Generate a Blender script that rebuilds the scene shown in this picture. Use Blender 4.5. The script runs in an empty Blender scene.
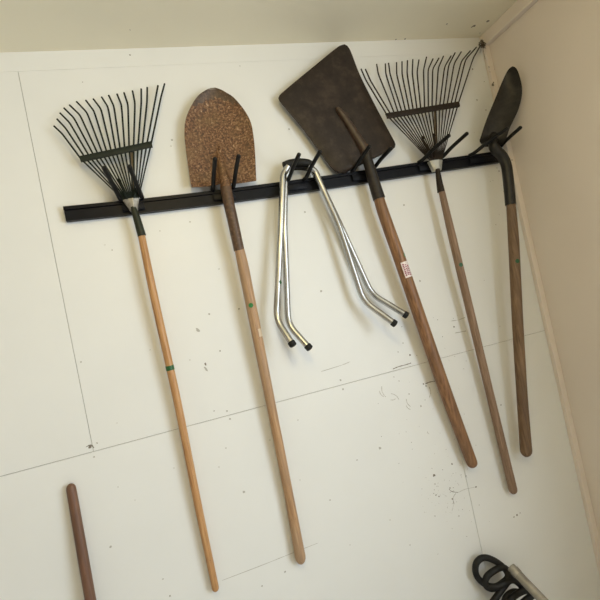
import bpy, bmesh, math, random
from mathutils import Vector, Matrix
random.seed(7)
C = bpy.context.scene.collection
V = Vector

# ------------------------------------------------------------------ camera
F = 451.0                     # focal length for a 600 px wide frame
EYE, DIST = 1.5, 1.48         # eye height, distance to the back wall (plane y = 0)
YAW, PITCH, ROLL = map(math.radians, (16.524, 1.313, -11.914))
fwd = V((math.sin(YAW)*math.cos(PITCH), math.cos(YAW)*math.cos(PITCH), math.sin(PITCH)))
rt0 = V((math.cos(YAW), -math.sin(YAW), 0)); up0 = rt0.cross(fwd)
RT = rt0*math.cos(ROLL) + up0*math.sin(ROLL)
UP = -rt0*math.sin(ROLL) + up0*math.cos(ROLL)
CAM = V((0, -DIST, EYE))
cd = bpy.data.cameras.new('camera'); cam = bpy.data.objects.new('camera', cd); C.objects.link(cam)
cd.sensor_width = 36; cd.lens = F/600*36; cd.clip_start = .02
m = Matrix((RT, UP, -fwd)).transposed().to_4x4(); m.translation = CAM
cam.matrix_world = m
bpy.context.scene.camera = cam

def at(x, y, Y=0.0):
    """point of the plane y = Y (Y < 0 is towards the room) that the photo shows at pixel x, y"""
    d = RT*((x-300)/F) - UP*((y-300)/F) + fwd
    return CAM + d*((Y+DIST)/d.y)
def px(p):                     # metres per photo pixel at a point
    return (p-CAM).dot(fwd)/F

# ------------------------------------------------------------------ materials
def nt(name):
    mt = bpy.data.materials.new(name); mt.use_nodes = True
    n = mt.node_tree.nodes; return mt, n, mt.node_tree.links, n['Principled BSDF']
def ramp(n, stops):
    r = n.new('ShaderNodeValToRGB'); e = r.color_ramp.elements
    while len(e) < len(stops): e.new(.5)
    for el, (p, c) in zip(e, stops): el.position = p; el.color = (*c, 1)
    return r
def coords(n, l, scale=(1, 1, 1), rot=(0, 0, 0)):
    t = n.new('ShaderNodeTexCoord'); mp = n.new('ShaderNodeMapping')
    mp.inputs['Scale'].default_value = scale; mp.inputs['Rotation'].default_value = rot
    l.new(t.outputs['Object'], mp.inputs[0]); return mp
def noise(n, l, mp, s, d=4, r=.55):
    t = n.new('ShaderNodeTexNoise'); t.inputs['Scale'].default_value = s
    t.inputs['Detail'].default_value = d; t.inputs['Roughness'].default_value = r
    l.new(mp.outputs[0], t.inputs['Vector']); return t
def mix(n, l, a, b, fac, mode='MIX'):
    x = n.new('ShaderNodeMix'); x.data_type = 'RGBA'; x.blend_type = mode
    for s, v in ((6, a), (7, b)):
        if isinstance(v, tuple): x.inputs[s].default_value = (*v, 1)
        else: l.new(v, x.inputs[s])
    if isinstance(fac, float): x.inputs[0].default_value = fac
    else: l.new(fac, x.inputs[0])
    return x.outputs[2]
def bump(n, l, b, h, s, d=.002):
    k = n.new('ShaderNodeBump'); k.inputs['Strength'].default_value = s; k.inputs['Distance'].default_value = d
    l.new(h, k.inputs['Height']); l.new(k.outputs[0], b.inputs['Normal'])
def plain(name, col, rough=.5, metal=0, spec=.5):
    mt, n, l, b = nt(name)
    b.inputs['Base Color'].default_value = (*col, 1); b.inputs['Roughness'].default_value = rough
    b.inputs['Metallic'].default_value = metal; b.inputs['Specular IOR Level'].default_value = spec
    return mt
def mottled(name, stops, scale, rough=.5, metal=0, bs=.3, detail=6, spec=.5, stretch=(1, 1, 1)):
    mt, n, l, b = nt(name); mp = coords(n, l, stretch)
    t = noise(n, l, mp, scale, detail, .65); r = ramp(n, stops)
    l.new(t.outputs[0], r.inputs[0]); l.new(r.outputs[0], b.inputs['Base Color'])
    b.inputs['Roughness'].default_value = rough; b.inputs['Metallic'].default_value = metal
    b.inputs['Specular IOR Level'].default_value = spec
    if bs: bump(n, l, b, t.outputs[0], bs)
    return mt
def wood(name, dark, mid, light, wear=None, rough=.5):
    mt, n, l, b = nt(name)
    mp = coords(n, l, (1, 1, .045)); g = noise(n, l, mp, 160, 5, .6)
    r = ramp(n, [(.3, dark), (.5, mid), (.72, light)])
    l.new(g.outputs[0], r.inputs[0])
    mp2 = coords(n, l, (1, 1, .3)); big = noise(n, l, mp2, 14, 3, .6)
    rb = ramp(n, [(.38, (0, 0, 0)), (.66, (1, 1, 1))]); l.new(big.outputs[0], rb.inputs[0])
    col = mix(n, l, r.outputs[0], wear or dark, rb.outputs[0]) if wear else r.outputs[0]
    if wear:
        mm = n.new('ShaderNodeMath'); mm.operation = 'MULTIPLY'; mm.inputs[1].default_value = .6
        l.new(rb.outputs[0], mm.inputs[0])
        col = mix(n, l, r.outputs[0], wear, mm.outputs[0])
    mp3 = coords(n, l, (1, 1, .5)); sp = noise(n, l, mp3, 260, 2)
    rs = ramp(n, [(.66, (1, 1, 1)), (.74, (.45, .4, .36))]); l.new(sp.outputs[0], rs.inputs[0])
    col = mix(n, l, col, rs.outputs[0], .6, 'MULTIPLY')
    l.new(col, b.inputs['Base Color']); b.inputs['Roughness'].default_value = rough
    bump(n, l, b, g.outputs[0], .15, .001)
    return mt
def paint(name, col, rough=.45, dirt=(.45, .40, .33)):
    mt, n, l, b = nt(name); mp = coords(n, l)
    t = noise(n, l, mp, 3.0, 4); r = ramp(n, [(.3, tuple(c*.965 for c in col)), (.7, col)])
    l.new(t.outputs[0], r.inputs[0])
    s = noise(n, l, mp, 75, 3, .6); rs = ramp(n, [(.70, (0, 0, 0)), (.80, (1, 1, 1))]); l.new(s.outputs[0], rs.inputs[0])
    msk = noise(n, l, mp, 2.2, 3); rm = ramp(n, [(.5, (0, 0, 0)), (.75, (.6, .6, .6))]); l.new(msk.outputs[0], rm.inputs[0])
    ml = n.new('ShaderNodeMath'); ml.operation = 'MULTIPLY'
    l.new(rs.outputs[0], ml.inputs[0]); l.new(rm.outputs[0], ml.inputs[1])
    l.new(mix(n, l, r.outputs[0], dirt, ml.outputs[0]), b.inputs['Base Color'])
    b.inputs['Roughness'].default_value = rough
    g = noise(n, l, mp, 420, 2); bump(n, l, b, g.outputs[0], .06, .001)
    return mt

M = {}
M['wall'] = paint('white_wall_paint', (.79, .80, .79))
M['wall_side'] = paint('side_wall_paint', (.80, .725, .655))
M['ceiling'] = paint('ceiling_paint', (.87, .81, .64), .6)
M['joint'] = plain('panel_joint', (.30, .28, .25), .8)
M['scuff'] = plain('scuff', (.20, .175, .145), .8)
M['spot'] = plain('filled_nail_spot', (.43, .42, .385), .7)
M['floor'] = mottled('concrete_floor', [(.3, (.46, .46, .45)), (.7, (.58, .58, .57))], 6, .8)
M['board'] = mottled('bare_board_wall', [(.3, (.50, .42, .34)), (.7, (.64, .55, .46))], 5, .8)
M['rail'] = mottled('black_rail_metal', [(.3, (.0035, .004, .0065)), (.75, (.007, .008, .012))], 40, .42, 0, .05, spec=.14)
M['black'] = plain('black_coating', (.005, .005, .005), .4, 0, .25)
M['rubber'] = mottled('black_rubber', [(.3, (.006, .006, .0055)), (.7, (.013, .0125, .0115))], 60, .55, spec=.3)
M['screw'] = plain('screw_steel', (.75, .75, .72), .3, .9)
M['zinc'] = mottled('silver_tube', [(.3, (.36, .36, .35)), (.6, (.56, .57, .57)), (.8, (.46, .455, .43))], 25, .27, .95, .04, stretch=(1, 1, .25))
M['ferrule'] = mottled('dull_silver', [(.3, (.20, .19, .16)), (.7, (.42, .40, .36))], 60, .42, .55, .1)
M['pole'] = mottled('grey_pole_metal', [(.3, (.20, .185, .155)), (.7, (.34, .32, .28))], 30, .42, .3, .1)
M['ferrule_pale'] = mottled('pale_metal', [(.3, (.33, .33, .30)), (.7, (.52, .52, .48))], 60, .45, .45, .1)
M['green_steel'] = mottled('dark_green_steel', [(.3, (.005, .009, .006)), (.7, (.011, .018, .013))], 50, .5, spec=.25)
M['green_socket'] = mottled('worn_green_socket', [(.3, (.011, .015, .008)), (.7, (.03, .032, .018))], 60, .5, spec=.3)
M['brown_steel'] = mottled('dark_brown_steel', [(.3, (.012, .008, .005)), (.7, (.028, .018, .011))], 60, .55, spec=.25)
M['strap'] = mottled('rusty_strap', [(.3, (.10, .07, .04)), (.7, (.26, .20, .13))], 80, .55)
# rusty spade: orange-brown crust with pale flecks and dark pits
mt, n, l, b = nt('rusty_spade_steel'); mp = coords(n, l)
a = noise(n, l, mp, 150, 3, .7)
r = ramp(n, [(.34, (.035, .014, .006)), (.47, (.115, .050, .019)), (.57, (.20, .10, .04)), (.67, (.35, .21, .11)), (.78, (.66, .54, .40))])
l.new(a.outputs[0], r.inputs[0])
big = noise(n, l, mp, 13, 3); rb = ramp(n, [(.45, (0, 0, 0)), (.7, (.5, .5, .5))]); l.new(big.outputs[0], rb.inputs[0])
l.new(mix(n, l, r.outputs[0], (.18, .11, .042), rb.outputs[0]), b.inputs['Base Color'])
b.inputs['Roughness'].default_value = .62; bump(n, l, b, a.outputs[0], .5, .002); M['rust'] = mt
M['rust_worn'] = mottled('dark_worn_spade_edge', [(.3, (.042, .024, .012)), (.55, (.095, .056, .028)), (.72, (.18, .11, .058))], 150, .5, .1)
M['rust_tip'] = mottled('scraped_spade_tip', [(.3, (.10, .075, .055)), (.7, (.32, .27, .21))], 90, .5, .2)
M['rust_socket'] = mottled('brown_rusty_socket', [(.3, (.045, .024, .014)), (.55, (.10, .055, .03)), (.75, (.17, .10, .06))], 90, .5)
M['scoop'] = mottled('dark_brown_scoop_steel', [(.28, (.013, .0085, .0055)), (.5, (.026, .0175, .012)), (.75, (.058, .040, .028))], 24, .5, 0, .4, 9, spec=.3)
M['scoop_rib'] = mottled('worn_brown_rib', [(.3, (.022, .013, .008)), (.7, (.075, .045, .028))], 45, .42)
M['scoop_socket'] = mottled('dark_scoop_socket', [(.3, (.010, .008, .006)), (.7, (.032, .024, .018))], 70, .5, spec=.35)
M['dark_shovel'] = mottled('dark_grey_shovel_steel', [(.3, (.012, .010, .008)), (.7, (.034, .029, .022))], 40, .45, .1, spec=.35)
M['socket_black'] = mottled('blackened_socket', [(.3, (.008, .0075, .007)), (.7, (.02, .0175, .014))], 50, .4, spec=.35)
M['wood_tan'] = wood('tan_ash_wood', (.31, .15, .055), (.47, .25, .10), (.58, .35, .165), None, .42)
M['wood_spade'] = wood('weathered_tan_wood', (.27, .15, .075), (.44, .26, .13), (.58, .39, .23), (.34, .24, .16), .5)
M['wood_scoop'] = wood('brown_worn_wood', (.12, .055, .024), (.25, .122, .052), (.38, .21, .10), (.15, .082, .043), .45)
M['wood_grey'] = wood('grey_brown_wood', (.14, .085, .05), (.25, .16, .10), (.37, .25, .17), (.20, .125, .08), .55)
M['wood_dark'] = wood('dark_brown_wood', (.10, .056, .028), (.19, .115, .06), (.28, .18, .10), (.10, .06, .035), .55)
M['wood_left'] = wood('reddish_brown_wood', (.10, .045, .024), (.17, .08, .045), (.23, .12, .07), (.09, .05, .03), .5)
M['green'] = mottled('green_sticker', [(.3, (.015, .12, .03)), (.7, (.04, .26, .08))], 120, .45, 0, 0)
M['green_dark'] = mottled('dark_green_band', [(.3, (.006, .045, .012)), (.7, (.02, .14, .035))], 200, .4, 0, 0)
M['paper'] = plain('white_paper', (.80, .72, .70), .6)
M['cream'] = plain('cream_paper', (.62, .50, .36), .6)
M['ink'] = plain('red_ink', (.28, .045, .10), .6)
M['cobweb'] = plain('dirty_cobweb', (.09, .07, .05), .9)

# ------------------------------------------------------------------ mesh helpers
def obj(name, bm, mats, parent=None, smooth=True, angle=40):
    if not isinstance(mats, (list, tuple)): mats = [mats]
    bmesh.ops.recalc_face_normals(bm, faces=bm.faces)
    me = bpy.data.meshes.new(name)
    if parent: bmesh.ops.translate(bm, verts=bm.verts, vec=-V(root_of(parent).location))
    bm.to_mesh(me); bm.free()
    for k in mats: me.materials.append(M[k])
    if smooth:
        me.shade_smooth(); me.set_sharp_from_angle(angle=math.radians(angle))
    o = bpy.data.objects.new(name, me); C.objects.link(o)
    if parent: o.parent = parent
    return o
def root_of(o):
    while o.parent: o = o.parent
    return o
def thing(name, label, cat, loc, group=None):
    o = bpy.data.objects.new(name, None); C.objects.link(o); o.location = loc; o.empty_display_size = .05
    o['label'] = label; o['category'] = cat
    if group: o['group'] = group
    return o
def struct(o): o['kind'] = 'structure'; return o
def box(bm, lo, hi, mi=0, bev=0):
    r = bmesh.ops.create_cube(bm, size=1); vs = r['verts']
    for v in vs: v.co = V([lo[i]+(hi[i]-lo[i])*(v.co[i]+.5) for i in range(3)])
    fs = {f for v in vs for f in v.link_faces}
    for f in fs: f.material_index = mi
    if bev:
        es = list({e for v in vs for e in v.link_edges})
        bmesh.ops.bevel(bm, geom=es, offset=bev, segments=2, affect='EDGES', profile=.5)
def spline(pts, n=8):
    out = []
    for i in range(len(pts)-1):
        p0 = pts[max(i-1, 0)]; p1 = pts[i]; p2 = pts[i+1]; p3 = pts[min(i+2, len(pts)-1)]
        for k in range(n):
            t = k/n
            out.append(.5*((2*p1)+(p2-p0)*t+(2*p0-5*p1+4*p2-p3)*t*t+(3*p1-p0-3*p2+p3)*t**3))
    out.append(pts[-1]); return out
def tube(bm, pts, rad, seg=14, flat=1.0, flat_axis=None, dome=(0, 0), mi=0):
    """sweep a circle along pts; rad one value or one per point; dome rounds an end"""
    if not isinstance(rad, (list, tuple)): rad = [rad]*len(pts)
    pts = list(pts); rad = list(rad)
    if dome[0]:
        d = (pts[0]-pts[1]).normalized(); r = rad[0]; L = dome[0]*r
        ex = [(pts[0]+d*L*math.sin(a), r*math.cos(a)) for a in (1.5, 1.2, .8, .4)]
        pts = [e[0] for e in ex]+pts; rad = [e[1] for e in ex]+rad
    if dome[1]:
        d = (pts[-1]-pts[-2]).normalized(); r = rad[-1]; L = dome[1]*r
        ex = [(pts[-1]+d*L*math.sin(a), r*math.cos(a)) for a in (.4, .8, 1.2, 1.5)]
        pts += [e[0] for e in ex]; rad += [e[1] for e in ex]
    t = (pts[1]-pts[0]).normalized()
    u = V((0, 1, 0)) if flat_axis is None else V(flat_axis)
    u = (u-t*u.dot(t)).normalized(); rings = []
    for i, p in enumerate(pts):
        t = ((pts[min(i+1, len(pts)-1)]-p).normalized()+(p-pts[max(i-1, 0)]).normalized()).normalized()
        u = (u-t*u.dot(t)).normalized(); w = t.cross(u)
        rings.append([bm.verts.new(p+(u*math.cos(a)*flat+w*math.sin(a))*rad[i])
                      for a in (2*math.pi*k/seg for k in range(seg))])
    for a, b_ in zip(rings, rings[1:]):
        for k in range(seg):
            f = bm.faces.new((a[k], a[(k+1) % seg], b_[(k+1) % seg], b_[k])); f.material_index = mi
    for rg in (rings[0], rings[-1]):
        f = bm.faces.new(rg); f.material_index = mi
def arc_resample(pts, n):
    d = [0]
    for a, b_ in zip(pts, pts[1:]): d.append(d[-1]+(b_-a).length)
    out = []; j = 0
    for k in range(n+1):
        s = d[-1]*k/n
        while j < len(d)-2 and d[j+1] < s: j += 1
        t = (s-d[j])/max(d[j+1]-d[j], 1e-9); out.append(pts[j].lerp(pts[j+1], min(max(t, 0), 1)))
    return out
def sheet(bm, left, right, off, nu=20, nv=30, thick=.0025, normal=V((0, -1, 0)), mi=None):
    """skin between two edges; off(u, v) pushes along normal, u -1..1 across, v 0..1 along"""
    Lp = arc_resample(left, nv); Rp = arc_resample(right, nv); g = []
    for s in (0, 1):
        gg = []
        for j in range(nv+1):
            row = []
            for i in range(nu+1):
                u = 2*i/nu-1; v = j/nv
                p = Lp[j].lerp(Rp[j], i/nu)+normal*(off(u, v)-s*thick)
                row.append(bm.verts.new(p))
            gg.append(row)
        g.append(gg)
    for s in (0, 1):
        for j in range(nv):
            for i in range(nu):
                f = bm.faces.new((g[s][j][i], g[s][j][i+1], g[s][j+1][i+1], g[s][j+1][i]))
                if mi: f.material_index = mi(2*(i+.5)/nu-1, (j+.5)/nv)
    ring = [(0, i) for i in range(nu+1)]+[(j, nu) for j in range(1, nv+1)]+[(nv, i) for i in range(nu-1, -1, -1)]+[(j, 0) for j in range(nv-1, 0, -1)]
    for k in range(len(ring)):
        a = ring[k]; c = ring[(k+1) % len(ring)]
        bm.faces.new((g[0][a[0]][a[1]], g[0][c[0]][c[1]], g[1][c[0]][c[1]], g[1][a[0]][a[1]]))
    return g[0]
def patch(bm, a, b_, w, r, ang0, ang1, mi=0, lift=.0006, n=6):
    """small sticker hugging a round handle: from a to b_ along it, spanning two angles about the axis (0 faces the room)"""
    t = (b_-a).normalized(); o = V((0, -1, 0)); o = (o-t*o.dot(t)).normalized(); s = t.cross(o)
    rows = []
    for k in range(n+1):
        q = math.radians(ang0+(ang1-ang0)*k/n); d = o*math.cos(q)+s*math.sin(q)
        rows.append([bm.verts.new(p+d*(r+h)) for p in (a, b_) for h in (lift*.1, lift)])
    for x, y in zip(rows, rows[1:]):
        for q in ((1, 3), (3, 2), (2, 0), (0, 1)):
            f = bm.faces.new((x[q[0]], x[q[1]], y[q[1]], y[q[0]])); f.material_index = mi
    for x in (rows[0], rows[-1]): bm.faces.new((x[0], x[1], x[3], x[2])).material_index = mi

# ------------------------------------------------------------------ the room
ZC = (at(75, 49.6).z+at(480, 37.9).z)/2
ZS = (at(75.7, 456).z+at(525, 336).z)/2
ZT = (at(75, 67.5).z+at(300, 60.5).z)/2
XP = at(480, 42).x                                   # left edge of the corner post
TP = .018                                            # post thickness
XR = (at(490, 46, -TP).x+at(521, 188.8, -TP).x)/2    # right wall
X0, Y0 = -2.4, -4.2
XA, XB = at(84, 404).x, at(469, 492).x               # vertical sheet joints, above and below
bm = bmesh.new(); g = .0007; th = .012
def sheet_box(x0, x1, z0, z1): box(bm, (x0+g, 0, z0+g), (x1-g, th, z1-g), 0, .0006)
sheet_box(X0, XP+.03, ZT-.0011, ZC+.02)
sheet_box(X0, XA, ZS, ZT); sheet_box(XA, XR+.06, ZS, ZT)
sheet_box(X0, XB, 0, ZS); sheet_box(XB, XR+.06, 0, ZS)
box(bm, (X0-.1, .0035, -.1), (XR+.1, .06, ZC+.1), 1)
def spot(x, y, r=1.0, mi=2, Y=-.0004, st=1.0, ang=0):
    c = at(x, y, Y); s = px(c)*r; k = 9; vs = []
    for i in range(k):
        a = 2*math.pi*i/k; q = s*random.uniform(.65, 1.2)
        dx, dz = math.cos(a)*q*st, math.sin(a)*q
        vs.append(bm.verts.new(c+V((dx*math.cos(ang)-dz*math.sin(ang), 0, dx*math.sin(ang)+dz*math.cos(ang)))))
    f = bm.faces.new(vs); f.material_index = mi
def scratch(pts, w=.5, mi=2):
    P = [at(x, y, -.0004) for x, y in pts]
    P = spline(P, 5); A = []
    for i, p in enumerate(P):
        t = (P[min(i+1, len(P)-1)]-P[max(i-1, 0)]).normalized(); nn = V((-t.z, 0, t.x))
        h = px(p)*w*random.uniform(.4, 1.1)
        A.append((bm.verts.new(p+nn*h), bm.verts.new(p-nn*h)))
    for a, b_ in zip(A, A[1:]): bm.faces.new((a[0], a[1], b_[1], b_[0])).material_index = mi
for x, y, r in ((81, 362, 1), (97, 443, .9), (94, 457, 1), (117, 423, .5), (227, 411, 1), (230, 419, 1), (226, 448, .7), (244, 492, 1.3),
                (110.5, 547, 1.3), (174, 468, .6), (118, 487, .5), (163, 579, .9), (170, 596, 1), (285, 572, 1.1), (262, 586, 1.1),
                (209, 314, 1.1), (219, 269, .8), (321, 291, 1.2), (305, 212, 1), (190, 222, .8), (340.6, 380, 1), (343, 389, 1.1),
                (404, 205, 1), (420, 281, 1), (421, 406, 1), (380, 448, 1.4), (357, 460, .9), (219, 467, .6), (289, 129, 1.1), (172, 140, 1.2),
                (477, 100, 1), (298, 420, .6), (150, 350, .6), (112, 250, .7), (105, 245, .5), (160, 231, .7), (190, 360, .6), (270, 440, .6),
                (135, 500, .5), (330, 500, .8), (390, 520, .7), (350, 545, .6), (410, 545, .7), (300, 480, .5)):
    spot(x, y, r, 3)
for x, y, r in ((90, 447, 1.9), (214, 411, .6), (239, 309, .8), (362, 266, .8), (403, 343, .6), (410, 355, 1), (398, 352, .5), (454, 327, .9),
                (501, 405, .7), (434, 475.5, 1.5), (452, 464, .9), (436, 495, .8), (439, 496.5, .8), (435, 484, .6), (435, 516, .6),
                (459, 516, .6), (517, 515, 1.2), (514, 517, .7), (520, 513, .6), (472.5, 69, .8), (220, 351, .7), (450, 488, .8), (476, 487, 1),
                (452.5, 499, .9), (476, 445, .4), (461, 475, .5), (466, 476, .6), (394, 377, .5), (399, 381, .5), (409, 394, .6), (171, 146, .6),
                (82.5, 82, .5), (240, 66, .5), (130, 55, .8), (426, 386, .8), (423.5, 384, .9)):
    spot(x, y, r, 2)
spot(206, 369, 1.3, 3, st=2.2, ang=1.9); spot(205.5, 364, .9, 2, st=1.6, ang=1.7); spot(198, 330, 1.8, 3, st=1.6, ang=2.2)
scratch([(393, 369), (399, 366.5), (405, 365), (411, 363)], .5); scratch([(451, 321), (458, 320), (465, 317.5)], .35, 3)
scratch([(425, 384), (430, 382), (436, 381)], .5); scratch([(449, 489), (452, 491.5), (458, 492.5)], .35); scratch([(458, 492.5), (466, 489), (476, 487)], .22, 3)
scratch([(456, 493), (453, 498), (454, 504)], .28); scratch([(454, 504), (452, 511)], .2, 3); scratch([(222, 580.5), (260, 566), (290, 554), (318, 543)], .3, 3)
scratch([(455, 333), (466, 331)], .4, 3); scratch([(350, 361.7), (342, 365), (321, 371.6)], .3, 3); scratch([(86, 447), (91, 445), (94, 448)], .6)
for k in range(190):            # fine dirt flecks low on the right and by the corner
    if k < 70: x, y = random.gauss(432, 28), random.gauss(430, 60)
    elif k < 130: x, y = random.gauss(447, 12), random.gauss(492, 16)
    else: x, y = random.gauss(500, 12), random.gauss(120, 60)
    if y > 60 and x < 505+max(0, (y-170)*.2) and not (x > 478+(y-40)*.2 and y < 250): spot(x, y, random.uniform(.18, .45), random.choice((2, 2, 3)))
for k in range(7):             # curved scuff marks
    cx, cy, rr = random.uniform(385, 420), random.uniform(378, 405), random.uniform(5, 12); a0 = random.uniform(0, 6)
    scratch([(cx+rr*math.cos(a0+q*.35), cy+rr*math.sin(a0+q*.35)) for q in range(4)], .35, 3)
wb = struct(obj('wall_back', bm, ['wall', 'joint', 'scuff', 'spot'], smooth=False))

OY0, OY1, OZ, OS = -3.0, -1.3, 2.2, .7               # window opening in the right wall, behind the camera
bm = bmesh.new()
box(bm, (XR, OY1, 0), (XR+.1, .06, ZC+.1)); box(bm, (XR, Y0, 0), (XR+.1, OY0, ZC+.1)); box(bm, (XR, OY0, OZ), (XR+.1, OY1, ZC+.1)); box(bm, (XR, OY0, 0), (XR+.1, OY1, OS))
struct(obj('wall_right', bm, 'wall_side', smooth=False))
bm = bmesh.new(); box(bm, (X0-.1, Y0-.1, 0), (X0, .06, ZC+.1)); struct(obj('wall_left', bm, 'board', smooth=False))
bm = bmesh.new(); box(bm, (X0-.1, Y0-.1, 0), (XR+.1, Y0, ZC+.1)); struct(obj('wall_front', bm, 'board', smooth=False))
bm = bmesh.new(); box(bm, (X0-.1, Y0-.1, -.1), (XR+.1, .06, 0)); struct(obj('floor', bm, 'floor', smooth=False))
bm = bmesh.new(); box(bm, (X0-.1, Y0-.1, ZC), (XR+.1, .06, ZC+.1))
def cspot(x, y, r):           # specks on the ceiling
    d = RT*((x-300)/F)-UP*((y-300)/F)+fwd; c = CAM+d*((ZC-.0005-EYE)/d.z); s = px(c)*r
    bm.faces.new([bm.verts.new(c+V((math.cos(a)*s*random.uniform(.6, 1.3), math.sin(a)*s*1.1*random.uniform(.6, 1.3), 0))) for a in (k*.785 for k in range(8))]).material_index = 1
for q in ((474, 26, 1.6), (472, 27, 1), (488, 21, 1.6), (447, 24, .8), (480, 33, .7), (405, 39, 1.0), (396, 39.5, .8), (130, 30, .5)): cspot(*q)
struct(obj('ceiling', bm, ['ceiling', 'scuff'], smooth=False))
bm = bmesh.new(); box(bm, (XP, -TP, 0), (XR, 0, ZC), 0, .002)
def pspot(x, y, r): spot(x, y, r, 1, Y=-TP-.0004)
for q in ((493, 85, 1.7), (493.5, 82.5, 1), (489, 67, .7), (495, 69, .6), (512, 160, .8), (486, 110, .7), (499, 171, .7), (497, 168, .5), (490, 72, .5), (509, 215, .6)): pspot(*q)
struct(obj('trim_1', bm, ['wall_side', 'scuff'], smooth=False))
bm = bmesh.new(); zb = at(490, 45.5, -TP).z; box(bm, (XP, -2.6, zb), (XR, -TP-.0005, ZC), 0, .002)
struct(obj('trim_2', bm, 'wall_side', smooth=False))
# tangle of dirty cobweb in the corner above the rake
bm = bmesh.new(); c0 = at(482, 44, -.03)
for k in range(44):
    d = V((random.gauss(0, 1), random.gauss(0, .5), random.gauss(0, 1))).normalized()
    L = random.uniform(.006, .024); p = c0+V((random.gauss(.002, .006), 0, random.gauss(-.003, .007)))
    tube(bm, spline([p-d*L*.5, p+V((random.gauss(0, .003), 0, random.gauss(0, .003))), p+d*L*.5], 4), .0010, 5)
for k in range(4):
    q = [(481, 46), (479, 52), (483, 57)][k % 3]; tube(bm, [c0, at(q[0]+k, q[1]+k, -.022)], .0006, 5)
cw = obj('cobweb', bm, 'cobweb'); cw['label'] = 'small dark tangle of dirty cobweb in the top corner where ceiling meets post'; cw['category'] = 'cobweb'; cw['kind'] = 'stuff'

# ------------------------------------------------------------------ wall rail
RY = -.020
lo = [at(x, y, RY) for x, y in ((66, 221), (140, 213), (225, 202.6), (320, 189.2), (405, 176.3), (501.5, 161.6))]
lo = arc_resample(spline(lo, 6), 40)
for p in lo: p.y = 0
H = (at(75.8, 205.7, RY).z-at(75.8, 220, RY).z)*1.0
rail = thing('wall_rail', 'long black metal track on the white wall carrying all the hooks', 'rail', (lo[20].x, 0, lo[20].z))
def strip(bm, y0, y1, a, b_):
    R = [[bm.verts.new(p+V((0, y, H*h))) for y, h in ((y0, a), (y1, a), (y1, b_), (y0, b_))] for p in lo]
    for r0, r1 in zip(R, R[1:]):
        for k in range(4): bm.faces.new((r0[k], r0[(k+1) % 4], r1[(k+1) % 4], r1[k]))
    bm.faces.new(R[0]); bm.faces.new(R[-1])
bm = bmesh.new(); strip(bm, -.0005, RY, 0, .74); obj('track', bm, 'rail', rail, False)
bm = bmesh.new(); strip(bm, -.0005, RY-.006, .76, 1.0); obj('top_lip', bm, 'rail', rail, False)
for x, y in ((299, 186), (96, 211.5), (455, 163)):
    bm = bmesh.new(); c = at(x, y, RY)
    tube(bm, [c+V((0, .003, 0)), c+V((0, -.002, 0))], .0042 if x == 299 else .003, 12, dome=(0, .5))
    obj('screw', bm, 'screw' if x == 299 else 'rail', rail)

# ------------------------------------------------------------------ hooks on the rail
HG = 'two-pronged hooks on the rail'
def hook(label, prongs):
    pb = [at(*p[0], RY-.012) for p in prongs]; pt = [at(*p[1], -.155) for p in prongs]
    c = (pb[0]+pb[1])/2
    t = thing('tool_hook', label, 'hook', (c.x, RY-.006, c.z), HG)
    zr = min(lo, key=lambda p: abs(p.x-c.x)).z
    x0 = min(p.x for p in pb)-.002; x1 = max(p.x for p in pb)+.002
    bm = bmesh.new(); box(bm, (x0, RY-.0095, zr+H*.2), (x1, RY-.0062, zr+H*.72), 0, .001); obj('mounting_plate', bm, 'rail', t)
    for a, e in zip(pb, pt):
        a = V((a.x, RY-.008, min(max(a.z, zr+.012), zr+H+.002)))
        bm = bmesh.new(); tube(bm, spline([a, a.lerp(e, .12)+V((0, -.008, -.003)), a.lerp(e, .5), e], 6), .0068, 12, dome=(0, .8))
        obj('prong', bm, 'black', t)
hook('black two-pronged hook holding the dark green leaf rake', [((121, 200), (104, 168)), ((142, 197), (129.5, 166.5))])
hook('black two-pronged hook in front of the rusty spade blade', [((212.5, 189), (215, 159)), ((233, 187), (238.5, 156))])
hook('black two-pronged hook holding the silver bent tube stand', [((287, 181), (299, 154.5)), ((304.5, 179), (320, 151.5))])
hook('black two-pronged hook holding the dark square-mouth scoop shovel', [((352, 170), (369.5, 146.5)), ((372, 165), (391, 148.5))])
hook('black two-pronged hook holding the dark brown leaf rake', [((419, 162), (449, 135.5)), ((439.5, 158), (467, 133.5))])
hook('black two-pronged hook holding the dark shovel nearest the corner', [((470, 155), (507, 128.5)), ((494, 146), (520.5, 127.5))])

# ------------------------------------------------------------------ handles
def handle(name, ctrl, widths, mat, parent, dome=1.2, seg=18):
    P = [at(*c) for c in ctrl]; R = [px(p)*w/2 for p, w in zip(P, widths)]
    S = spline(P, 10); n = len(S); rr = []
    for i in range(n):
        q = i/(n-1)*(len(R)-1); j = min(int(q), len(R)-2); rr.append(R[j]+(R[j+1]-R[j])*(q-j))
    bm = bmesh.new(); tube(bm, S, rr, seg, dome=(0, dome))
    return obj(name, bm, mat, parent), S, rr
def near(S, R, x, y):
    """point on a handle axis nearest to a photo pixel, with direction and radius"""
    def pr(p):
        d = p-CAM; z = d.dot(fwd); return 300+F*d.dot(RT)/z, 300-F*d.dot(UP)/z
    i = min(range(len(S)), key=lambda k: (pr(S[k])[0]-x)**2+(pr(S[k])[1]-y)**2)
    j = min(max(i, 1), len(S)-2); t = (S[j+1]-S[j-1]).normalized()
    dist = (CAM-S[i]); 
    # refine along the axis
    best = min((S[i]+t*(k*.001) for k in range(-60, 61)), key=lambda p: (pr(p)[0]-x)**2+(pr(p)[1]-y)**2)
    return best, t, R[i]
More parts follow.
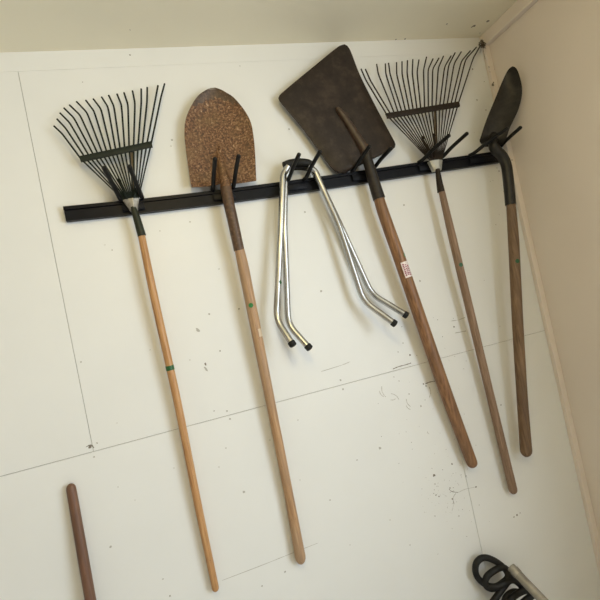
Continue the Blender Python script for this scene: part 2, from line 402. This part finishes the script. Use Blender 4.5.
def disc_on(bm, c, t, r, rad, ang, lift=.0008):
    o = V((0, -1, 0)); o = (o-t*o.dot(t)).normalized(); s = t.cross(o); k = 14
    vs = []
    for h in (0, lift):
        for q in range(k):
            a = 2*math.pi*q/k; ph = math.radians(ang)+math.cos(a)*rad/r
            vs.append(bm.verts.new(c+t*(math.sin(a)*rad)+(o*math.cos(ph)+s*math.sin(ph))*(r+h)))
    bm.faces.new(vs[k:]); bm.faces.new(vs[:k])
    for q in range(k): bm.faces.new((vs[q], vs[(q+1) % k], vs[k+(q+1) % k], vs[k+q]))

# ------------------------------------------------------------------ leaf rakes
def rake(label, ctrl, widths, hmat, socket, smat, fer, fmat, tips, knees, bar, base, steel, Ys, bar_w, tine_w, hooks):
    P0 = at(*ctrl[0]); t = thing('leaf_rake', label, 'rake', P0)
    _, S, R = handle('handle', ctrl, widths, hmat, t)
    SP = [at(*c) for c in socket[0]]; SR = [px(p)*w/2 for p, w in zip(SP, socket[1])]
    bm = bmesh.new(); tube(bm, SP, SR, 16); obj('socket', bm, smat, t)
    # ferrule: flared flat sleeve gripping the tines
    fl, fr, bl, br = [at(x, y, Ys[0]) for x, y in fer]
    bm = bmesh.new()
    sheet(bm, [bl, fl], [br, fr], lambda u, v: .008*(1-u*u)+(.0015 if abs(u-.15) < .15 else 0), 14, 6, .016)
    obj('ferrule', bm, fmat, t)
    nT = len(tips)
    for i in range(nT):
        s = i/(nT-1)
        b0 = at(base[0][0]+(base[1][0]-base[0][0])*s, base[0][1]+(base[1][1]-base[0][1])*s, Ys[0])
        b1 = at(bar[0][0]+(bar[1][0]-bar[0][0])*s, bar[0][1]+(bar[1][1]-bar[0][1])*s, Ys[1])
        k = at(*knees[i], Ys[2]); e = at(*tips[i], Ys[3])
        r = px(b1)*tine_w/2
        kk = [b0, b0.lerp(b1, .5), b1, b1.lerp(k, .5), k.lerp(b1, .12), k, k.lerp(e, .18), e]
        S2 = [kk[0], kk[1], kk[2], kk[3]]+spline([kk[4], k.lerp((kk[4]+kk[6])/2, .5), kk[6]], 4)+[e]
        bm = bmesh.new(); tube(bm, S2, [r*.75, r*.8]+[r]*(len(S2)-2), 8); obj('tine', bm, steel, t)
    a = at(*bar[0], Ys[1]); c = at(*bar[1], Ys[1]); ex = (c-a)*.012; h = px(a)*bar_w/2
    ax = (c-a).normalized(); upv = ax.cross(V((0, 1, 0))).normalized(); upv = upv if upv.z > 0 else -upv
    bm = bmesh.new()
    L = [a-ex-upv*h*.5, a-ex*.6+upv*h]; 
    for y0, y1 in ((.0, 0),):
        sheet(bm, [a-ex-upv*h, a-ex*1.5+upv*h*.9], [c+ex-upv*h, c+ex*1.4+upv*h], lambda u, v: .0035+.0015*math.sin(v*math.pi), 24, 4, .007)
    obj('spreader_bar', bm, steel, t)
    for q in hooks[1]:
        c_ = at(*q, Ys[1]-.006); bm = bmesh.new(); tube(bm, [c_+V((0, .003, 0)), c_+V((0, -.001, 0))], .003, 10, dome=(0, .6)); obj('rivet', bm, fmat, t)
    # spring bracket wires and centre strap
    for (p, q) in hooks[0]:
        p_ = at(*p, Ys[0]-.009); q_ = at(*q, (Ys[0]+Ys[1])/2-.007)
        side = V((.004 if q[0] < p[0] else -.003, -.004, -.002))
        bm = bmesh.new(); tube(bm, spline([p_, p_.lerp(q_, .5)+V((0, -.002, 0)), q_, q_+V((0, -.002, .006)), q_+side*1.4], 5), px(p_)*.85, 8)
        obj('spring_wire', bm, steel, t)
    p_ = at(*hooks[2][0], Ys[0]+.004); q_ = at(*hooks[2][1], Ys[1]+.006); w = px(p_)*hooks[3]/2; d = V((w, 0, 0))
    bm = bmesh.new(); sheet(bm, [p_-d, q_-d], [p_+d, q_+d], lambda u, v: 0, 2, 6, .002); obj('centre_strap', bm, 'strap', t)
    return t, S, R

tips1 = [(54, 126), (57, 119), (60, 113), (64, 108), (69.5, 105), (76.5, 101.6), (85.8, 100.3), (93.2, 98.8), (101.6, 97), (108.7, 95.3), (117, 94), (124, 92.7),
         (132.5, 90.8), (141.2, 88.8), (147.2, 87.4), (158, 85.5), (164.6, 83.7)]
knees1 = [(62, 133.5), (65.5, 128), (69.5, 122.5), (74, 118), (80, 115), (87, 112.5), (94, 111), (101, 109), (108, 107), (114, 106.5), (121.5, 105), (128, 104.5),
          (135, 103), (141.3, 102.5), (147, 102), (155, 101), (161, 97)]
r1, S1, R1 = rake('dark green leaf rake with tan wooden handle and green band, leftmost on the rail',
     [(140.8, 232, -.044), (154.8, 300, -.041), (177, 400, -.032), (197, 500, -.025), (215.3, 587.5, -.018)], [7, 8, 7.8, 7.6, 7],
     'wood_tan', ([(133, 207, -.046), (136.5, 217, -.046), (142, 236, -.044)], [5.5, 7.2, 8.2]), 'green_socket',
     [(122.5, 200), (139, 198), (130.5, 211), (137.5, 210)], 'ferrule', tips1, knees1, ((81, 159), (151, 144.5)), ((123.5, 200), (138.5, 198)),
     'green_steel', (-.045, -.042, -.038, -.030), 6.2, 1.75,
     ([((127, 199), (119, 181)), ((134, 198), (136, 190))], [(98.5, 154.8), (132, 147.6)], ((133.5, 198), (131, 147)), 3))
c, t_, r_ = near(S1, R1, 169, 368); bm = bmesh.new()
tube(bm, [c-t_*.0072, c+t_*.0072], r_+.0007, 18); obj('green_band', bm, 'green_dark', r1)

c7 = lambda L: [(355+x/4.615, 35+y/4.615) for x, y in L]
tips2 = c7([(28, 157), (48, 158), (100, 135), (140, 133), (155, 130), (192, 127), (217, 123), (242, 118), (267, 113), (295, 115), (330, 102), (360, 110), (387, 107),
            (408, 98), (443, 97), (462, 82), (490, 78), (532, 73), (560, 57), (580, 47)])
knees2 = c7([(52, 212), (72, 212), (108, 182), (142, 180), (162, 182), (192, 180), (217, 180), (240, 178), (264, 175), (286, 172), (316, 162), (337, 160), (358, 158),
             (384, 153), (413, 148), (432, 140), (457, 133), (490, 122), (510, 113), (545, 108)])
r2, S2, R2 = rake('dark brown leaf rake with fanned tines under the ceiling corner, second tool from the corner',
     [(440.5, 186, -.058), (453, 240, -.056), (471, 315, -.048), (489, 390, -.038), (512.8, 489, -.026)], [6, 8, 8, 8, 8.5],
     'wood_grey', ([(437.5, 169, -.06), (439, 180, -.059), (441, 192, -.058)], [4.5, 6, 7.4]), 'brown_steel',
     [(429.5, 161), (442.5, 160), (434.5, 171), (441.5, 170)], 'ferrule_pale', tips2, knees2, ((387.5, 115.8), (458, 104.5)), ((430.5, 161), (441.5, 160)),
     'brown_steel', (-.055, -.055, -.048, -.035), 5.6, 1.4,
     ([((432.5, 158), (422.5, 138.5)), ((435, 158), (433.5, 136))], [], ((437, 160), (434.5, 108)), 2.0))
c, t_, r_ = near(S2, R2, 461, 264.5); bm = bmesh.new(); disc_on(bm, c, t_, r_, .0075, 8); obj('green_dot', bm, 'green_dark', r2)
# ------------------------------------------------------------------ rusty round-point spade
sp = thing('spade', 'rusty round-point spade with worn tan handle and a green dot', 'spade', at(240, 250, -.06))
_, S3, R3 = handle('handle', [(238.3, 245, -.052), (243.5, 268, -.050), (256, 330, -.045), (274, 420, -.034), (288.8, 495, -.025), (300.2, 556.5, -.020)],
                   [9.2, 11.0, 10.6, 9.4, 9.2, 10.8], 'wood_spade', sp, 1.4)
SP = spline([at(219.2, 155, -.042), at(222, 167, -.045), at(224.7, 180, -.049), at(226.2, 190, -.053), at(228.8, 203, -.056), at(232.2, 218, -.056), at(235.4, 233, -.054), at(239.2, 250.5, -.051)], 6)
n = len(SP); RR = [px(p)*(4.0+7.2*min(1, i/17)**.8-.6*max(0, i/(n-1)-.4)/.6)/2 for i, p in enumerate(SP)]
bm = bmesh.new(); tube(bm, SP[14:], RR[14:], 18); obj('socket', bm, 'rust_socket', sp)
bm = bmesh.new(); tube(bm, SP[:18], [q*(1.18 if i < 14 else 1.02) for i, q in enumerate(RR[:18])], 18, dome=(1.5, .3)); obj('frog', bm, 'rust', sp)
spl = [(191.5, 187.5), (190, 179), (188.5, 169), (186, 150), (184.4, 134), (185.6, 120), (190.2, 108.2), (197.4, 97), (205.5, 91), (210.5, 88.9)]
spr = [(256, 181), (256, 174), (255, 152.5), (253.4, 136), (250.5, 122), (243.6, 109.6), (233.5, 98), (226, 93.2), (220.5, 90.2), (215, 88.5)]
nl = len(spl); yy = lambda i: -.040+.006*i/(nl-1)
left = [at(x, y, yy(i)) for i, (x, y) in enumerate(spl)]; right = [at(x, y, yy(i)) for i, (x, y) in enumerate(spr)]
left = spline(left, 5); right = spline(right, 5)
def dish(u, v):
    d = -.020*(1-abs(u)**2.6)*math.sin(min(v*1.3+.35, 1.0)*math.pi/2)*min(1, (1-v)/.3)**.8+.006*v*v
    uc = u+.02                                  # the frog: a tapering ridge running up from the socket
    wd = .24*(1-v/.42) if v < .42 else 0
    if wd > 0 and abs(uc) < wd*1.6: d += (.019-.012*v/.42)*(math.cos(uc/(wd*1.6)*math.pi)*.5+.5)
    if v < .03: d += .004
    return d
bm = bmesh.new(); sheet(bm, left, right, dish, 44, 56, .003, mi=lambda u, v: 2 if v > .965 and u < .5 else 1 if v > .74+.10*math.cos(u*1.7)+.012*math.sin(u*23)+.01*math.sin(v*90+u*9) else 0)
obj('blade', bm, ['rust', 'rust_worn', 'rust_tip'], sp, angle=60)
c, t_, r_ = near(S3, R3, 249.8, 305.5); bm = bmesh.new(); disc_on(bm, c, t_, r_, .0075, 12); obj('green_dot', bm, 'green', sp)
c, t_, r_ = near(S3, R3, 257, 333); bm = bmesh.new(); patch(bm, c-t_*.013, c+t_*.013, 0, r_, -12, -58); obj('price_sticker', bm, 'cream', sp)

# ------------------------------------------------------------------ square-mouth scoop shovel
sc = thing('scoop_shovel', 'dark brown square-mouth scoop shovel, blade tilted and handle bearing a white sticker', 'shovel', at(379, 195, -.06))
_, S4, R4 = handle('handle', [(375.5, 186, -.060), (383, 212, -.061), (402.5, 267, -.060), (425.8, 335, -.052), (449.2, 402, -.042), (471.8, 462.5, -.032)],
                   [9, 11.5, 12.2, 12.4, 12.2, 10.8], 'wood_scoop', sc, 1.0)
SP = spline([at(365.5, 150, -.060), at(367.5, 160, -.062), at(371, 172, -.062), at(374.5, 184, -.060), at(379.2, 199, -.061)], 6)
bm = bmesh.new(); tube(bm, SP, [px(p)*(9.2+3.2*i/(len(SP)-1))/2 for i, p in enumerate(SP)], 18); obj('socket', bm, 'scoop_socket', sc)
scl = [(346, 172.5), (338, 172.3), (332.5, 168.5), (325, 159), (305, 131), (290, 113), (281.5, 103), (278.5, 98.5), (279.6, 95.2), (283, 92)]
scr = [(388, 152), (394, 148.5), (395.5, 144), (391, 135), (375, 105), (360, 75), (351.5, 53), (348, 46.5), (344.5, 44.2), (339, 46)]
left = spline([at(x, y, -.040+.006*i/9) for i, (x, y) in enumerate(scl)], 5); right = spline([at(x, y, -.040+.006*i/9) for i, (x, y) in enumerate(scr)], 5)
def scoop(u, v):
    d = .020*(1-abs(u)**4)*(1-.6*v)-.004*(1-u*u)*v
    if v < .08: d -= .012*(1-v/.08)**2
    return d
bm = bmesh.new(); sheet(bm, left, right, scoop, 40, 40, .003); obj('blade', bm, 'scoop', sc, angle=60)
# hollow-back rib: long teardrop that grows out of the blade into the socket
RP = spline([at(338.5, 109.5, -.0535), at(344, 117, -.054), at(353, 131, -.055), at(361, 143.5, -.058), at(366, 152, -.060)], 6)
bm = bmesh.new(); tube(bm, RP, [px(p)*w/2 for p, w in zip(RP, [4.8+6.0*(i/(len(RP)-1))**.8 for i in range(len(RP))])], 16, dome=(1.2, 0))
rb_ = obj('rib', bm, 'scoop_rib', sc)
c, t_, r_ = near(S4, R4, 402.8, 270.5); bm = bmesh.new(); patch(bm, c-t_*.0285, c+t_*.0285, 0, r_, 36, -40)
st = obj('sticker', bm, 'paper', sc); st['label'] = 'white sticker with small red print'
bm = bmesh.new()
for row, (q0, q1) in enumerate(((27, 14), (6, -9), (-16, -30))):
    s = -.022+.004*row
    while s < .021:
        w = random.uniform(.0022, .0055)
        patch(bm, c+t_*s, c+t_*(s+w), 0, r_+.0006, q0, q1-random.uniform(0, 3), lift=.0004, n=2); s += w+random.uniform(.0012, .003)
obj('print', bm, 'ink', st)
c, t_, r_ = near(S4, R4, 400.5, 256.5); bm = bmesh.new(); disc_on(bm, c, t_, r_, .008, -48); obj('green_dot', bm, 'green', sc)

# ------------------------------------------------------------------ shovel by the corner
sh = thing('shovel', 'dark grey shovel seen edge-on beside the corner post, rightmost on the rail', 'shovel', at(511, 205, -.09))
_, S5, R5 = handle('handle', [(510.5, 200, -.088), (513.5, 240, -.085), (517.5, 320, -.075), (522, 395, -.062), (526, 450, -.05)],
                   [8.5, 10.4, 10.6, 10.4, 11.5], 'wood_dark', sh, 1.2)
c, t_, r_ = near(S5, R5, 517.5, 261.5); bm = bmesh.new(); disc_on(bm, c, t_, r_, .008, 12); obj('green_dot', bm, 'green_dark', sh)
SP = spline([at(494.5, 133, -.080), at(493, 142, -.080), at(495.5, 149.5, -.080), at(501.5, 155.5, -.083), at(506.2, 165, -.086), at(508.3, 180, -.087), at(510.6, 205, -.088)], 6)
bm = bmesh.new(); tube(bm, SP, [px(p)*w/2 for p, w in zip(SP, [5+5.4*min(1, i/9) for i in range(len(SP))])], 18); obj('socket', bm, 'socket_black', sh)
shl = [(484.5, 146.5), (479.8, 141.5), (481, 136), (486.7, 119), (495, 99), (502, 82), (508, 70.5), (510.5, 67.5)]
shr = [(502.5, 144), (506.2, 139), (509, 130), (513.5, 120.4), (518, 110.5), (521.5, 98), (522, 87), (519, 74)]
shl = shl[:-2]+[(507, 71.5), (509.8, 68), (512.6, 66.3)]; shr = shr[:-1]+[(519.9, 77), (517.6, 70.5), (515.3, 67.4), (512.9, 66.3)]
left = spline([at(x, y, -.036-.118*(i/(len(shl)-1))**1.1) for i, (x, y) in enumerate(shl)], 5); right = spline([at(x, y, -.095-.062*min(1, i/7)) for i, (x, y) in enumerate(shr)], 5)
nrm = (right[10]-left[10]).cross(V((0, 0, 1))).normalized(); nrm = nrm if nrm.y < 0 else -nrm
bm = bmesh.new(); sheet(bm, left, right, lambda u, v: -.012*(1-u*u)*min(1, (1-v)/.25)+.004*(v > 2), 26, 40, .003, nrm); obj('blade', bm, 'dark_shovel', sh, angle=60)

# ------------------------------------------------------------------ silver tube stand on the third hook
ts = thing('tube_stand', 'silver bent-tube stand with black sleeve and capped feet, hanging on the rail', 'stand', at(298, 166, -.05))
rT = .0107
def utube(ctrl):
    P = [at(*c) for c in ctrl]; return P
def bent(ctrl, k=.22):
    """polyline with rounded corners"""
    P = [at(*c) for c in ctrl]; out = [P[0]]
    for a, b_, c in zip(P, P[1:], P[2:]):
        d = min((a-b_).length, (c-b_).length)*k; d = min(d, .035)
        s = b_+(a-b_).normalized()*d; e = b_+(c-b_).normalized()*d
        for q in range(7):
            t = q/6; out.append(s*(1-t)**2+b_*2*t*(1-t)+e*t*t)
    out.append(P[-1]); return out
legs = [   # front pair stands proud of the rear pair
  ([(288, 166.5, -.052), (283, 175, -.050), (280.8, 230, -.055), (276.2, 319, -.060), (292.2, 343.8, -.105)], .40),
  ([(291, 167.5, -.034), (285.2, 178, -.034), (284.3, 225, -.034), (288, 324, -.034), (308.6, 347.2, -.080)], .40),
  ([(308, 167, -.052), (315, 171, -.052), (339, 225.5, -.057), (363.5, 301, -.060), (394, 323.2, -.105)], .40),
  ([(310, 166, -.034), (316, 175, -.033), (337, 218, -.033), (371.5, 294, -.034), (405.6, 314.8, -.080)], .40)]
for ctrl, k in legs:
    P = bent(ctrl, k); bm = bmesh.new(); tube(bm, P, rT, 16); lg = obj('leg', bm, 'zinc', ts)
    d = (P[-1]-P[-2]).normalized(); bm = bmesh.new(); tube(bm, [P[-1]-d*.007, P[-1]+d*.005], rT+.0016, 16, dome=(0, .4)); obj('foot_cap', bm, 'rubber', lg)
bm = bmesh.new()
tube(bm, spline([at(284.5, 166, -.044), at(290, 163.8, -.045), at(299, 162.6, -.046), at(308, 163.6, -.045), at(311.5, 166.5, -.044)], 6), .0145, 16, dome=(.3, .3))
obj('sleeve', bm, 'rubber', ts)
bm = bmesh.new(); tube(bm, spline([at(284, 169.5, -.030), at(298, 167.5, -.031), at(313, 169.5, -.030)], 6), .009, 12); obj('pivot_bar', bm, 'rubber', ts)
for ctrl in ((280.5, 282, -.0685),):
    c = at(*ctrl); bm = bmesh.new(); bmesh.ops.create_uvsphere(bm, u_segments=10, v_segments=6, radius=.0045, matrix=Matrix.Translation(c) @ Matrix.Diagonal((.9, .6, 1.5, 1)))
    sdot = obj('green_dot', bm, 'green_dark', ts)
bm = bmesh.new(); c = at(362, 265, -.0); 
bm.free()

# ------------------------------------------------------------------ handle leaning at the left, tube and hose at the right
hl = thing('wooden_handle', 'reddish brown wooden handle leaning on the wall at lower left', 'handle', (at(90, 620).x+.02, -.16, 0))
top = at(71.2, 489, -.014); mid = at(90.5, 600, -.035)
d = (mid-top); foot = top+d*(top.z/(top.z-mid.z)); foot.z = .012
P = spline([top, top.lerp(mid, .5), mid, mid.lerp(foot, .5), foot], 8)
bm = bmesh.new(); tube(bm, P, [px(top)*w/2 for w in [9.2+.8*min(1, i/10) for i in range(len(P))]], 18, dome=(1.2, .6)); obj('shaft', bm, 'wood_left', hl)

T = at(511, 567, -.085); foot = V((min(T.x+.14, XR-.05), -.72, .014))
tb = thing('metal_tube', 'grey metal tube leaning in the right corner beside black hose', 'tube', (foot.x, foot.y, 0))
bm = bmesh.new(); tube(bm, [T.lerp(foot, q/12) for q in range(13)], .0155, 18, dome=(.2, .2)); obj('shaft', bm, 'pole', tb)
dd = (foot-T).normalized()
bm = bmesh.new(); tube(bm, [T+dd*.012, T+dd*.03], .0175, 18); obj('collar', bm, 'ferrule', tb)
bm = bmesh.new()
hp = [(478, 640, -.07), (487, 612, -.06), (500, 592, -.055), (509, 579, -.05), (508, 571, -.045), (503, 567.5, -.04), (496, 569.5, -.04), (487, 576.5, -.04), (485.5, 585, -.042),
      (492, 588.5, -.045), (501, 584, -.05), (508, 577, -.055), (504, 568, -.035), (495, 561, -.03), (484, 557.5, -.028), (476.5, 563, -.028), (476, 574, -.028),
      (483, 583, -.03), (494, 587, -.055), (505, 583, -.062), (513, 580, -.06), (521, 586, -.06), (521, 592, -.06), (513, 592, -.06), (505, 599, -.06), (506, 610, -.06), (516, 608, -.07), (526, 600, -.08), (533, 594, -.08), (527, 590.5, -.075),
      (517, 594, -.08), (508, 604, -.085), (502, 625, -.08), (500, 660, -.08)]
P = spline([at(*q) for q in hp], 7); 
hz_end = [V((P[-1].x, -.10, z)) for z in (.40, .25, .1, .012)]
hz_start = [V((P[0].x, -.11, z)) for z in (.012, .12, .3)]
hz_start = [p for p in hz_start if p.z < P[0].z-.03]; hz_end = [p for p in hz_end if p.z < P[-1].z-.03]
P = spline(hz_start+P[::3]+hz_end, 3)
tube(bm, P, .0112, 12, dome=(.5, .5))
hs = obj('rubber_hose', bm, 'rubber'); hs['label'] = 'tangled loops of black rubber hose around a metal tube, low in right corner'; hs['category'] = 'hose'

# ------------------------------------------------------------------ light
def area(name, loc, rot, sx, sy, e, col):
    d = bpy.data.lights.new(name, 'AREA'); d.shape = 'RECTANGLE'; d.size = sx; d.size_y = sy; d.energy = e; d.color = col
    o = bpy.data.objects.new(name, d); C.objects.link(o); o.location = loc; o.rotation_euler = rot; return o
area('daylight_window', (XR+.13, (OY0+OY1)/2, (OZ+OS)/2), (0, math.radians(90), 0), OZ-OS, OY1-OY0, 30, (.80, .91, 1.0))
warm_fill = bpy.data.lights.new('added_warm_fill', 'POINT'); warm_fill.energy = 10; warm_fill.color = (1, .78, .34); warm_fill.shadow_soft_size = .12  # unseen warm lamp, added to yellow the ceiling and upper wall
bo = bpy.data.objects.new('added_warm_fill', warm_fill); C.objects.link(bo); bo.location = (.1, -1.5, ZC-.15)
w = bpy.data.worlds.new('world'); bpy.context.scene.world = w; w.use_nodes = True
bg = w.node_tree.nodes['Background']; bg.inputs[0].default_value = (.85, .92, 1, 1); bg.inputs[1].default_value = 1.0
vs = bpy.context.scene.view_settings
vs.view_transform = 'Standard'; vs.look = 'None'; vs.exposure = 0.80; vs.gamma = 1.0; vs.use_curve_mapping = False
